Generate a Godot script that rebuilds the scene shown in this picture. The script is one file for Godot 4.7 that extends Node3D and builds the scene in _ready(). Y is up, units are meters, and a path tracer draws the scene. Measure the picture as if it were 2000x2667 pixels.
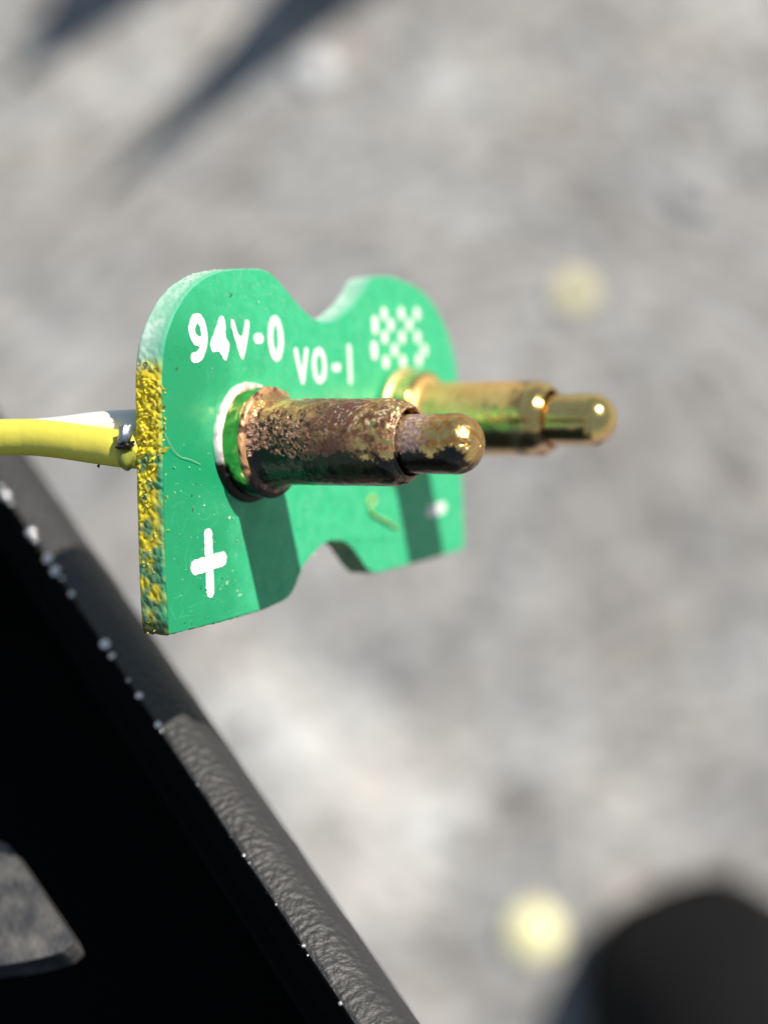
extends Node3D
# A small green contact board with two spring pins, wires and a black case, over sunlit pavement. Lengths in the builders are millimetres.

const MM := 0.001
const PITCH := 68.0
const EYE_HEIGHT := 0.51

var names := {}
var view := Basis()            # the basis in which the millimetre points of board, case and wires are given: x right, y down, z ahead
var eye := Vector3()
var board_basis := Basis()
var rough_noise := FastNoiseLite.new()
var soft_noise := FastNoiseLite.new()
var rng := RandomNumberGenerator.new()


class Shape:
	var v := PackedVector3Array()
	var uv := PackedVector2Array()
	var col := PackedColorArray()
	var idx := PackedInt32Array()
	var flat := false

	func pt(p: Vector3, t := Vector2.ZERO, c := Color.WHITE) -> int:
		v.append(p); uv.append(t); col.append(c)
		return v.size() - 1

	func tri(a: int, b: int, c: int) -> void:      # counter-clockwise seen from outside
		idx.append(a); idx.append(c); idx.append(b)

	func quad(a: int, b: int, c: int, d: int) -> void:
		tri(a, b, c); tri(a, c, d)

	func lone_tri(a: Vector3, b: Vector3, c: Vector3, k := Color.WHITE) -> void:
		tri(pt(a, Vector2.ZERO, k), pt(b, Vector2.ZERO, k), pt(c, Vector2.ZERO, k))

	func weave(start: int, rows: int, columns: int) -> void:   # rows x columns vertices already laid
		for r in rows - 1:
			for c in columns - 1:
				var a := start + r * columns + c
				quad(a, a + 1, a + columns + 1, a + columns)

	func mesh(scale: float, m: Material) -> ArrayMesh:
		var n := PackedVector3Array()
		n.resize(v.size())
		for k in range(0, idx.size(), 3):
			var a := v[idx[k]]
			var q := (v[idx[k + 2]] - a).cross(v[idx[k + 1]] - a)
			n[idx[k]] += q; n[idx[k + 1]] += q; n[idx[k + 2]] += q
		var w := PackedVector3Array()
		w.resize(v.size())
		for k in v.size():
			var l := n[k].length()
			n[k] = n[k] / l if l > 1e-20 else Vector3.UP
			w[k] = v[k] * scale
		var arrays := []
		arrays.resize(Mesh.ARRAY_MAX)
		arrays[Mesh.ARRAY_VERTEX] = w
		arrays[Mesh.ARRAY_NORMAL] = n
		arrays[Mesh.ARRAY_TEX_UV] = uv
		arrays[Mesh.ARRAY_COLOR] = col
		arrays[Mesh.ARRAY_INDEX] = idx
		var out := ArrayMesh.new()
		out.add_surface_from_arrays(Mesh.PRIMITIVE_TRIANGLES, arrays)
		out.surface_set_material(0, m)
		return out


# ---------------------------------------------------------------- small helpers

func V(a: float, b: float) -> Vector2:
	return Vector2(a, b)


func numbered(called: String) -> String:
	names[called] = names.get(called, -1) + 1
	return called if names[called] == 0 else "%s_%03d" % [called, names[called]]


func tag(o: Node3D, label: String, category: String, group := "") -> void:
	o.set_meta("label", label)
	o.set_meta("category", category)
	if group:
		o.set_meta("group", group)


func thing(called: String, at: Vector3, basis := Basis()) -> Node3D:
	var o := Node3D.new()
	o.name = numbered(called)
	o.transform = Transform3D(basis, at)
	add_child(o)
	return o


func part(called: String, s: Shape, m: Material, parent: Node3D, stuff := false) -> MeshInstance3D:
	return part_mesh(called, s.mesh(MM, m), parent, stuff)


func part_mesh(called: String, mesh: Mesh, parent: Node3D, stuff := false) -> MeshInstance3D:
	var o := MeshInstance3D.new()
	o.name = called
	o.mesh = mesh
	if stuff:
		o.set_meta("kind", "stuff")
	parent.add_child(o, true)
	return o


func plain(albedo: Color, rough: float, metal := 0.0, spec := 0.5) -> StandardMaterial3D:   # albedo is linear
	var m := StandardMaterial3D.new()
	m.albedo_color = albedo.linear_to_srgb()
	m.roughness = rough
	m.metallic = metal
	m.metallic_specular = spec
	return m


func bumpy(m: StandardMaterial3D, noise: FastNoiseLite, cm: float, per_metre: float, side := 512) -> StandardMaterial3D:
	var t := NoiseTexture2D.new()
	t.width = side; t.height = side
	t.seamless = true
	t.noise = noise
	m.heightmap_enabled = true
	m.heightmap_scale = cm
	m.heightmap_texture = t
	m.uv1_triplanar = true
	m.uv1_scale = Vector3.ONE * per_metre
	return m


func noise_of(seed_: int, frequency: float, octaves := 4, kind := FastNoiseLite.TYPE_SIMPLEX_SMOOTH) -> FastNoiseLite:
	var n := FastNoiseLite.new()
	n.seed = seed_
	n.noise_type = kind
	n.frequency = frequency
	n.fractal_octaves = octaves
	n.fractal_type = FastNoiseLite.FRACTAL_FBM if octaves > 1 else FastNoiseLite.FRACTAL_NONE
	return n


func to_world(p: Vector3) -> Vector3:      # from the millimetre frame to the world
	return eye + view * (p * MM)


func smooth(pts: PackedVector2Array, closed: bool, step: float) -> PackedVector2Array:   # Catmull-Rom
	var out := PackedVector2Array()
	var n := pts.size()
	for k in (n if closed else n - 1):
		var a := pts[(k - 1 + n) % n] if closed or k > 0 else pts[0]
		var b := pts[k]
		var c := pts[(k + 1) % n]
		var d := pts[(k + 2) % n] if closed or k < n - 2 else pts[n - 1]
		var m := maxi(1, int(b.distance_to(c) / step))
		for i in m:
			out.append(b.cubic_interpolate(c, a, d, float(i) / m))
	if not closed:
		out.append(pts[n - 1])
	return out


func ramp(x: float, a: float, b: float) -> float:
	return smoothstep(a, b, x)


func mixc(a: Color, b: Color, t: float) -> Color:
	return a.lerp(b, clampf(t, 0.0, 1.0))


func _ready() -> void:
	rng.seed = 11
	# ------------------------------------------------------------ camera
	eye = Vector3(0, EYE_HEIGHT, 0)
	var cam_basis := Basis(Vector3.RIGHT, deg_to_rad(-PITCH))
	view = cam_basis * Basis(Vector3(1, 0, 0), Vector3(0, -1, 0), Vector3(0, 0, -1))
	var cam := Camera3D.new()
	cam.name = "camera"
	cam.transform = Transform3D(cam_basis, eye)
	cam.near = 0.002
	cam.far = 200.0
	var lens := CameraAttributesPhysical.new()
	lens.frustum_focal_length = 37.8
	lens.exposure_aperture = 31.0
	lens.frustum_focus_distance = 0.0367
	lens.frustum_near = 0.002
	lens.frustum_far = 200.0
	cam.attributes = lens
	cam.fov = 35.2
	cam.current = true
	add_child(cam)

	# ------------------------------------------------------------ sky, sun, exposure
	var sky_mat := ProceduralSkyMaterial.new()
	sky_mat.sky_top_color = Color(0.50, 0.57, 0.66)
	sky_mat.sky_horizon_color = Color(0.70, 0.74, 0.77)
	sky_mat.ground_bottom_color = Color(0.35, 0.34, 0.33)
	sky_mat.ground_horizon_color = Color(0.5, 0.5, 0.5)
	sky_mat.sky_energy_multiplier = 0.85
	sky_mat.sun_angle_max = 4.0
	var env := Environment.new()
	env.background_mode = Environment.BG_SKY
	env.sky = Sky.new()
	env.sky.sky_material = sky_mat
	env.tonemap_mode = Environment.TONE_MAPPER_LINEAR
	env.tonemap_exposure = 1.2
	env.sdfgi_enabled = true
	env.ssao_enabled = true
	env.ssil_enabled = true
	var we := WorldEnvironment.new()
	we.name = "environment"
	we.environment = env
	add_child(we)

	# the frame of the board: u along it, v up it, w out of its printed face
	var r := Basis(Vector3(0.5012, -0.1216, 0.8567), Vector3(-0.0422, -0.9923, -0.1162), Vector3(0.8643, 0.0221, -0.5025))
	board_basis = (view * r).orthonormalized()
	var towards_sun := (board_basis * Vector3(-0.19, 0.677, 0.711)).normalized()
	var sun := DirectionalLight3D.new()
	sun.name = "sun"
	sun.light_energy = 1.6
	sun.light_color = Color(1.0, 0.965, 0.92)
	sun.light_angular_distance = 0.5
	sun.shadow_enabled = true
	sun.basis = Basis.looking_at(-towards_sun, Vector3.RIGHT)
	add_child(sun)

	build_ground(towards_sun)
	build_board()
	build_case()
	build_wires()


# ---------------------------------------------------------------- ground and what lies on it

func build_ground(towards_sun: Vector3) -> void:
	var g := MeshInstance3D.new()
	g.name = "ground"
	# one sheet to the horizon, finely divided where the picture looks; paler and darker patches of the worn surface are its own colour
	var patches := [[62, -195, 34, -0.1], [95, -240, 40, -0.1], [-70, -360, 30, -0.06], [-14, -117, 25, 0.66], [-29, -132, 21, 0.52], [0, -85, 17, 0.66], [-47, -148, 15, 0.44], [15, -107, 15, 0.53], [4, -143, 10, -0.29], [-10, -164, 10, -0.29], [-1, -153, 8, -0.24], [46, -104, 15, -0.22], [49, -129, 11, 0.32], [31, -51, 14, -0.24], [76, -98, 15, 0.29], [59, -117, 15, 0.17], [-27, -388, 10, 0.53], [-72, -408, 23, 0.32], [32, -378, 20, 0.41], [135, -413, 22, 0.44], [84, -394, 25, -0.06], [85, -327, 32, -0.12], [-120, -324, 19, -0.06], [-94, -314, 11, -0.18], [17, -42, 8, 0.5], [-56, -174, 16, 0.29], [105, -210, 33, -0.10], [64, -182, 23, 0.00], [32, -182, 23, -0.02], [-102, -376, 26, 0.29], [110, -111, 16, -0.12], [14, -324, 22, 0.11], [49, -334, 24, -0.06]]
	var lines := PackedFloat32Array([-60.0, -12.0, -4.0, -1.6])
	for k in 181:
		lines.append(lerpf(-0.6, 0.6, k / 180.0))
	lines.append_array(PackedFloat32Array([1.6, 4.0, 12.0, 60.0]))
	var sheet := Shape.new()
	for z in lines:
		for x in lines:
			var gz := z - 0.22
			var q := 1.0
			for d in patches:
				q += d[3] * exp(-(Vector2(x, gz) * 1000.0).distance_squared_to(Vector2(d[0], d[1])) / (d[2] * d[2]))
			sheet.pt(Vector3(x, 0, gz), V(x, gz), Color(q, q, q * (1.0 - 0.04 * (q - 1.0))) * 0.45)
	sheet.weave(0, lines.size(), lines.size())
	for k in sheet.idx.size() / 3:
		var x := sheet.idx[k * 3]; sheet.idx[k * 3] = sheet.idx[k * 3 + 1]; sheet.idx[k * 3 + 1] = x
	var side := 768
	var im := Image.create(side, side, false, Image.FORMAT_RGB8)
	var blot := noise_of(3, 1.0, 4)
	var hue := noise_of(4, 1.0, 2)
	var grain := noise_of(5, 1.0, 3)
	for y in side:
		for x in side:
			var a := TAU * x / side
			var b := TAU * y / side
			var p := Vector3(cos(a), sin(a), cos(b)) * 2.0        # wraps round in both directions
			var q := sin(b) * 2.0
			var l := blot.get_noise_3dv(p + Vector3(q * 0.7, q * 1.1, q * 0.4)) 
			var h := hue.get_noise_3dv(p * 0.8 + Vector3(q, -q * 0.6, 9.0 + q * 0.5))
			var k := grain.get_noise_3dv(p * 14.0 + Vector3(q * 14.0, 3.0 + q * 9.0, -q * 11.0))
			var j := grain.get_noise_3dv(p * 3.2 + Vector3(q * 3.0, 7.0 - q * 2.4, q * 2.7))
			var lum := 0.262 / 0.45 * (1.0 + 0.26 * l + 0.25 * k + 0.8 * j)
			var c := Color(lum * (1.0 + 0.05 * h), lum * 1.0, lum * (0.985 - 0.06 * h))
			im.set_pixel(x, y, c.clamp().linear_to_srgb())
	var m := plain(Color.WHITE, 0.9)
	m.albedo_texture = ImageTexture.create_from_image(im)
	m.uv1_triplanar = true
	m.uv1_world_triplanar = true
	m.uv1_scale = Vector3.ONE * 2.1
	m.uv1_offset = Vector3(0.31, 0.0, 0.12)
	m.vertex_color_use_as_albedo = true
	g.mesh = sheet.mesh(1.0, m)
	g.set_meta("kind", "structure")
	add_child(g)

	# loose gravel
	var s := pebble(5, 0.34)
	var mm := MultiMesh.new()
	mm.transform_format = MultiMesh.TRANSFORM_3D
	mm.use_colors = true
	var gm := plain(Color.WHITE, 0.8)
	gm.vertex_color_use_as_albedo = true
	mm.mesh = s.mesh(MM, gm)
	var count := 7000
	mm.instance_count = count
	for k in count:
		var size := 0.6 + 1.9 * pow(rng.randf(), 3.0)
		var at := Vector3(rng.randf_range(-0.55, 0.55), size * 0.0003, rng.randf_range(-0.85, 0.2))
		var b := Basis(Vector3.UP, rng.randf() * TAU) * Basis(Vector3.RIGHT, rng.randf_range(-0.5, 0.5))
		mm.set_instance_transform(k, Transform3D(b.scaled(Vector3.ONE * size), at))
		var l := rng.randf_range(0.2, 0.42)
		var warm := rng.randf_range(-0.05, 0.06)
		mm.set_instance_color(k, Color(l * (1.0 + warm), l, l * (0.97 - warm)))
	var gravel := MultiMeshInstance3D.new()
	gravel.name = "gravel"
	gravel.multimesh = mm
	gravel.set_meta("kind", "stuff")
	tag(gravel, "small grey gravel strewn out of focus over the pavement", "gravel")
	add_child(gravel)

	# a few pebbles, coloured bright to stand for sun glints blurred to discs
	var spots := [
		[46, -66, 8.5, Color(0.95, 0.92, 0.52), "bright pale yellow pebble beside the black shoe"],
		[68, -290, 7.0, Color(0.66, 0.61, 0.34), "dull yellow pebble on the ground above the far pin"],
		[-26, -387, 7.0, Color(0.60, 0.63, 0.66), "whitish pebble beside the long dark shadow stripe"],
		[114, -332, 6.5, Color(0.36, 0.36, 0.37), "faint grey pebble on the ground near the right border of the photo"],
	]
	for d in spots:
		var o := part_mesh(numbered("pebble"), pebble(int(d[0]) + 300, 0.12).mesh(MM * d[2], plain(d[3], 0.6)), self)
		o.position = Vector3(d[0] * MM, 0.0022, d[1] * MM)
		o.scale = Vector3(1, 0.5, 1)
		tag(o, d[4], "pebble")

	# two unseen pointed shapes, added so that their shadows cross the top corner
	shadow_caster(Vector2(-112, -324), Vector2(0.65, -0.76), towards_sun, 300.0, 72.0, "unseen thin pointed shape added to throw the long shadow stripe")
	shadow_caster(Vector2(-146, -378), Vector2(0.60, -0.80), towards_sun, 260.0, 140.0, "unseen broad pointed shape added to throw the short shadow stripe in the corner")
	build_shoe()


func pebble(seed_: int, unevenness: float) -> Shape:
	var n := noise_of(seed_, 0.8, 2)
	var s := Shape.new()
	var rows := 9
	var columns := 15
	for r in rows:
		for c in columns:
			var a := PI * r / (rows - 1)
			var b := TAU * c / (columns - 1)
			var d := Vector3(sin(a) * cos(b), cos(a), -sin(a) * sin(b))
			s.pt(d * (1.0 + unevenness * n.get_noise_3dv(d * 1.6)))
	s.weave(0, rows, columns)
	for k in s.idx.size() / 3:
		var t := s.idx[k * 3]; s.idx[k * 3] = s.idx[k * 3 + 1]; s.idx[k * 3 + 1] = t
	return s


func shadow_caster(tip_shadow: Vector2, along: Vector2, sun: Vector3, shadow_length: float, width: float, label: String) -> void:  # added shape, tapered so that its shadow forms a stripe
	var foot := Vector3(tip_shadow.x, 0, tip_shadow.y) + Vector3(along.x, 0, along.y) * shadow_length
	var top := Vector3(tip_shadow.x, 0, tip_shadow.y) + sun * (shadow_length * 0.86)
	var up := (top - foot).normalized()
	var side := up.cross(sun).normalized()
	var out := side.cross(up).normalized()
	var s := Shape.new()
	var rows := 24
	var columns := 17
	for r in rows:
		var t := float(r) / (rows - 1)
		var w := width * 0.5 * (1.0 - t) + 0.6 * (1.0 - t * 0.8)
		for c in columns:
			var a := TAU * c / (columns - 1)
			s.pt((top - foot) * t + side * w * cos(a) + out * w * 0.55 * sin(a), V(float(c) / columns, t))
	s.weave(0, rows, columns)
	var o := thing("shadow_caster", foot * MM)
	var m := plain(Color(0.05, 0.045, 0.04), 0.7)
	part("blade", s, m, o)
	tag(o, label, "shadow_caster")


func build_shoe() -> void:
	# a black shoe whose toe reaches into the lower right corner
	var toe := Vector3(0.085, 0, -0.076)
	var heading := Basis(Vector3.UP, deg_to_rad(20.0))     # local -z is where the toe points
	var o := thing("shoe", toe, heading)
	var upper := plain(Color(0.009, 0.009, 0.0095), 0.9, 0.0, 0.25)
	var sole_mat := plain(Color(0.006, 0.006, 0.006), 0.9, 0.0, 0.2)
	var rows := 40
	var columns := 33
	var s := Shape.new()
	var sole := Shape.new()
	for r in rows:
		var t := float(r) / (rows - 1)
		var z := 285.0 * (1.0 - cos(t * PI)) * 0.5
		var half := 47.0 * pow(clampf(sin(PI * clampf(t * 0.93, 0.0, 1.0)), 0.0, 1.0), 0.5) * (1.0 - 0.18 * ramp(z, 100.0, 230.0))
		var high := 46.0 * pow(ramp(z, -2.0, 34.0), 0.6) + 42.0 * ramp(z, 70.0, 180.0) + 0.1
		var close := 1.0 if t < 0.97 else 0.6
		for c in columns:
			var a := PI * c / (columns - 1)
			s.pt(Vector3(half * 0.97 * cos(a), 16.0 + high * pow(sin(a), 0.75) * close, z))
		for c in columns:
			var a := TAU * c / (columns - 1)
			sole.pt(Vector3(half * 1.03 * cos(a), 9.0 + 9.0 * clampf(1.6 * sin(a), -1.0, 1.0), z - 2.0))
	s.weave(0, rows, columns)
	sole.weave(0, rows, columns)
	part("upper", s, upper, o)
	part("sole", sole, sole_mat, o)
	var laces := Shape.new()
	for k in 4:
		tube(laces, [Vector3(-19, 66 + k * 7.5, 96 + k * 17), Vector3(-8, 71 + k * 7.5, 98 + k * 17), Vector3(8, 71 + k * 7.5, 102 + k * 17), Vector3(19, 66 + k * 7.5, 104 + k * 17)], 2.4, 8)
	part("laces", laces, sole_mat, o, true)
	tag(o, "blurred black rounded shoe toe in the lower right corner", "shoe")


func tube(s: Shape, path: Array, radius: float, around := 12, step := 0.0, wobble := 0.0, c := Color.WHITE) -> void:
	var curve := Curve3D.new()
	for k in path.size():
		var a: Vector3 = path[maxi(k - 1, 0)]
		var b: Vector3 = path[mini(k + 1, path.size() - 1)]
		var d := (b - a) / 6.0
		curve.add_point(path[k], -d, d)
	curve.bake_interval = maxf(radius * 0.5, 0.02)
	var length := curve.get_baked_length()
	var rows := maxi(3, int(length / (step if step > 0.0 else radius * 0.6)) + 1)
	var start := s.v.size()
	var side := Vector3.ZERO
	for r in rows:
		var t := length * r / (rows - 1)
		var p := curve.sample_baked(t, true)
		var along := (curve.sample_baked(minf(t + radius * 0.4, length), true) - curve.sample_baked(maxf(t - radius * 0.4, 0.0), true)).normalized()
		if side == Vector3.ZERO:
			side = along.cross(Vector3(0.3, 1, 0.2)).normalized()
		side = (side - along * side.dot(along)).normalized()
		var up := along.cross(side)
		for k in around + 1:
			var a := TAU * k / around
			var w := radius
			if wobble > 0.0:
				w *= 1.0 + wobble * rough_noise.get_noise_3d(p.x * 1.5 + cos(a), p.y * 1.5 + sin(a), p.z * 1.5)
			s.pt(p + side * cos(a) * w + up * sin(a) * w, V(float(k) / around, t), c)
	s.weave(start, rows, around + 1)
	for end in 2:
		var row := start + (rows - 1) * (around + 1) * end
		var middle := s.pt(curve.sample_baked(length * end, true), Vector2.ZERO, c)
		for k in around:
			if end == 1:
				s.tri(middle, row + k, row + k + 1)
			else:
				s.tri(middle, row + k + 1, row + k)


# ---------------------------------------------------------------- the board

func board_outline() -> PackedVector2Array:
	var left := PackedVector2Array([V(-7.15, -1.8), V(-7.08, -0.5), V(-6.98, 1.0), V(-6.9, 2.0), V(-6.72, 2.72), V(-6.4, 3.24), V(-5.95, 3.7), V(-5.4, 4.04), V(-4.7, 4.27), V(-4.0, 4.36), V(-3.2, 4.38), V(-2.66, 4.36), V(-2.3, 4.24), V(-1.83, 3.95), V(-1.2, 3.5), V(-0.64, 3.2), V(-0.1, 3.07), V(0.4, 3.09), V(1.05, 3.31), V(1.6, 3.58), V(2.0, 3.86), V(2.28, 4.1), V(2.65, 4.2), V(3.38, 4.22), V(4.1, 4.12), V(5.1, 3.86), V(5.9, 3.4), V(6.6, 2.66), V(7.0, 1.9), V(7.14, 1.2), V(7.2, -2.0), V(7.22, -3.6)])
	var bottom := PackedVector2Array([V(7.18, -3.86), V(5.7, -3.85), V(4.0, -3.82), V(2.44, -3.79), V(1.74, -3.74)])
	var notch := PackedVector2Array([V(1.62, -3.66), V(1.35, -3.45), V(1.08, -3.17), V(0.74, -2.89), V(0.35, -2.69), V(-0.09, -2.6), V(-0.5, -2.61), V(-0.95, -2.73), V(-1.45, -2.96), V(-1.76, -3.22), V(-2.0, -3.5), V(-2.3, -3.7), V(-2.9, -3.8), V(-3.6, -3.83)])
	var last := PackedVector2Array([V(-3.8, -3.83), V(-5.0, -3.82), V(-6.2, -3.78), V(-7.18, -3.74)])
	var out := smooth(left, false, 0.05)
	out.append_array(smooth(bottom, false, 0.05))
	out.append_array(smooth(notch, false, 0.05))
	out.append_array(smooth(last, false, 0.05))
	out.append_array(smooth(PackedVector2Array([V(-7.2, -3.68), V(-7.17, -1.9)]), false, 0.05))
	var spaced := PackedVector2Array()
	for p in out:
		if spaced.is_empty() or (spaced[spaced.size() - 1].distance_to(p) > 0.03 and spaced[0].distance_to(p) > 0.03):
			spaced.append(p)
	return spaced       # clockwise: up the short side by the near pin, over the top, down, back along the bottom


func build_board() -> void:
	var at := to_world(Vector3(-1.3596, -1.837, 41.685))
	var o := thing("circuit_board", at, board_basis)
	tag(o, "green contact board with white print and two brass spring pins", "circuit board")
	var thick := 0.73
	var outline := board_outline()
	var n := outline.size()
	var nz := noise_of(21, 1.0, 3)
	var inner := PackedVector2Array()
	var normal := PackedVector2Array()
	for k in n:
		var d := (outline[(k + 1) % n] - outline[(k - 1 + n) % n]).normalized()
		normal.append(V(-d.y, d.x))                  # clockwise outline: outwards is to the left
	for k in n:
		var j := (0.015 if outline[k].y > -2.4 else 0.03) * nz.get_noise_2d(outline[k].x * 6.0, outline[k].y * 6.0)
		inner.append(outline[k] - normal[k] * (0.03 - j))

	# printed face
	var face := Shape.new()
	for p in inner:
		face.pt(Vector3(p.x, p.y, 0.0), V((p.x + 7.5) / 15.0, (4.6 - p.y) / 9.0))
	var tris := Geometry2D.triangulate_polygon(outline)
	for k in range(0, tris.size(), 3):
		var a := tris[k]; var b := tris[k + 1]; var c := tris[k + 2]
		if (inner[b] - inner[a]).cross(inner[c] - inner[a]) < 0:
			face.tri(a, c, b)
		else:
			face.tri(a, b, c)
	part("mask_face", face, mask_material(), o)
	var back := Shape.new()
	for p in inner:
		back.pt(Vector3(p.x, p.y, -thick))
	for k in range(0, tris.size(), 3):
		var a := tris[k]; var b := tris[k + 1]; var c := tris[k + 2]
		if (inner[b] - inner[a]).cross(inner[c] - inner[a]) < 0:
			back.tri(a, b, c)
		else:
			back.tri(a, c, b)
	part("back_face", back, plain(Color(0.03, 0.36, 0.17), 0.35), o)

	# sawn edge: rough glass fibre, whitish round the top, yellow fraying down the short side
	var edge := Shape.new()
	var rows := 15
	var fine := noise_of(22, 7.5, 3)
	var patch := noise_of(23, 1.25, 2)
	for r in rows:
		var t := float(r) / (rows - 1)
		for k in n + 1:
			var i := k % n
			var p := outline[i]
			var w := -thick * t
			var q := Vector3(p.x, p.y, w)
			var fray := edge_fray(p)
			var f := fine.get_noise_3dv(q)
			var push := (0.012 + 0.075 * fray) * f
			if r == 0:
				p = inner[i]; push = 0.0; w = 0.0
			elif r == rows - 1:
				p = inner[i]; push = 0.0
			p += normal[i] * push
			edge.pt(Vector3(p.x, p.y, w), Vector2.ZERO, edge_colour(outline[i], t, f, patch.get_noise_3d(q.x * 1.5, q.y * 1.5, q.z * 1.5)))
	edge.weave(0, rows, n + 1)
	for k in edge.idx.size() / 3:
		var x := edge.idx[k * 3]; edge.idx[k * 3] = edge.idx[k * 3 + 1]; edge.idx[k * 3 + 1] = x
	var em := plain(Color.WHITE, 0.7)
	em.vertex_color_use_as_albedo = true
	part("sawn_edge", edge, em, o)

	# flakes of frayed resin that stand off the short side
	var flakes := Shape.new()
	for k in 460:
		var y := rng.randf_range(-3.7, 2.35)
		var dense := 1.0 if y > 0.2 else (0.75 if patch.get_noise_2d(3.0, y * 1.3) > -0.05 else 0.06)
		if y > 1.9:
			dense *= 0.5
		if rng.randf() > dense:
			continue
		var x := short_side(y)
		var w := -0.66 * pow(rng.randf(), 0.7) + 0.01
		var c := Vector3(x - 0.01, y, w)
		if y < 0.0 and c.z > -0.2:
			continue
		if y > -1.6 and y < 1.9 and rng.randf() < 0.14:       # some spill over on to the printed face
			c = Vector3(x + 0.02 + 0.12 * pow(rng.randf(), 2.0), y, 0.012)
		var size := rng.randf_range(0.035, 0.13)
		var tone := rng.randf()
		var colour := Color(0.98, 0.82, 0.04)
		if tone < 0.10:
			colour = Color(0.42, 0.26, 0.01)
		elif tone < 0.3:
			colour = Color(0.82, 0.68, 0.16)
		elif tone < 0.36:
			colour = Color(0.06, 0.04, 0.015)
		if y < -0.2 and rng.randf() < 0.3:
			colour = colour.lerp(Color(0.3, 0.42, 0.06), 0.7)
		shard(flakes, c, size, colour)
	for k in 46:                                            # pale grains along the top of the round
		var a := rng.randf_range(0.25, 1.45)
		var c := Vector3(-4.1 - 2.62 * cos(a * 0.98), 1.75 + 2.62 * sin(a), rng.randf_range(-0.7, 0.0))
		shard(flakes, c, rng.randf_range(0.02, 0.06), Color(0.6, 0.7, 0.58).lerp(Color(0.85, 0.85, 0.7), rng.randf()))
	part("frayed_fibre", flakes, em, o, true)

	print_on(o)
	pin(o, Vector3(-3.7, 0.28, 0.0), true)
	pin(o, Vector3(3.72, 0.28, 0.12), false)
	board_litter(o)


func short_side(y: float) -> float:
	if y < -0.5:
		return -7.08 - 0.03 * (-0.5 - y)
	if y < 1.9:
		return lerpf(-7.08, -6.91, (y + 0.5) / 2.4)
	return -6.91 + 0.3 * pow((y - 1.9), 1.6)


func edge_fray(p: Vector2) -> float:
	if p.x > -6.3:
		return 0.12
	return ramp(p.y, 2.7, 1.9) * (0.45 + 0.55 * ramp(p.y, -1.5, 0.5))


func edge_colour(p: Vector2, t: float, f: float, g: float) -> Color:
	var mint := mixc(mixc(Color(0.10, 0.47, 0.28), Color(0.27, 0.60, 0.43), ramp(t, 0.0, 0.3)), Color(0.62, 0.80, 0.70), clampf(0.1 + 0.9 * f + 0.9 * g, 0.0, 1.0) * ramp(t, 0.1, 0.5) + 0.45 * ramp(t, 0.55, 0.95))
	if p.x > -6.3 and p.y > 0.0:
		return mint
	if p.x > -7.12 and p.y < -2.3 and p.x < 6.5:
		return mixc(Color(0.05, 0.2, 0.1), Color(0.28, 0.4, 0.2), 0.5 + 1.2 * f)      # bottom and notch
	if p.x > 6.5:
		return Color(0.3, 0.55, 0.36)
	var yellow := mixc(Color(0.6, 0.42, 0.01), Color(0.98, 0.84, 0.05), 0.6 + 1.3 * f)
	var green := mixc(Color(0.07, 0.2, 0.09), Color(0.2, 0.42, 0.2), 0.5 + 1.3 * f)
	var share := 1.0 if p.y > 0.3 else ramp(g, -0.22, 0.12)
	share *= lerpf(0.2 + 0.8 * ramp(t, 0.0, 0.4), 0.4 + 0.6 * ramp(t, 0.0, 0.12), ramp(p.y, 0.0, 0.6))
	green = mixc(Color(0.05, 0.36, 0.18), green, ramp(t, 0.05, 0.45))
	var c := mixc(green, yellow, share)
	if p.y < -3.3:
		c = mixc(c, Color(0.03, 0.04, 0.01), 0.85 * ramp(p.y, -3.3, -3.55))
	return mixc(c, mint, ramp(p.y, 2.0, 2.5))


func shard(s: Shape, c: Vector3, size: float, colour: Color) -> void:
	var p: Array[Vector3] = []
	for k in 4:
		var d := Vector3(rng.randfn(), rng.randfn(), rng.randfn()).normalized()
		p.append(c + d * size * rng.randf_range(0.5, 1.0))
	var m := (p[0] + p[1] + p[2] + p[3]) / 4.0
	for f in [[0, 1, 2], [0, 3, 1], [1, 3, 2], [2, 3, 0]]:
		var a: Vector3 = p[f[0]]
		var b: Vector3 = p[f[1]]
		var e: Vector3 = p[f[2]]
		if (b - a).cross(e - a).dot(a - m) < 0:
			s.lone_tri(a, e, b, colour)
		else:
			s.lone_tri(a, b, e, colour)


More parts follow.
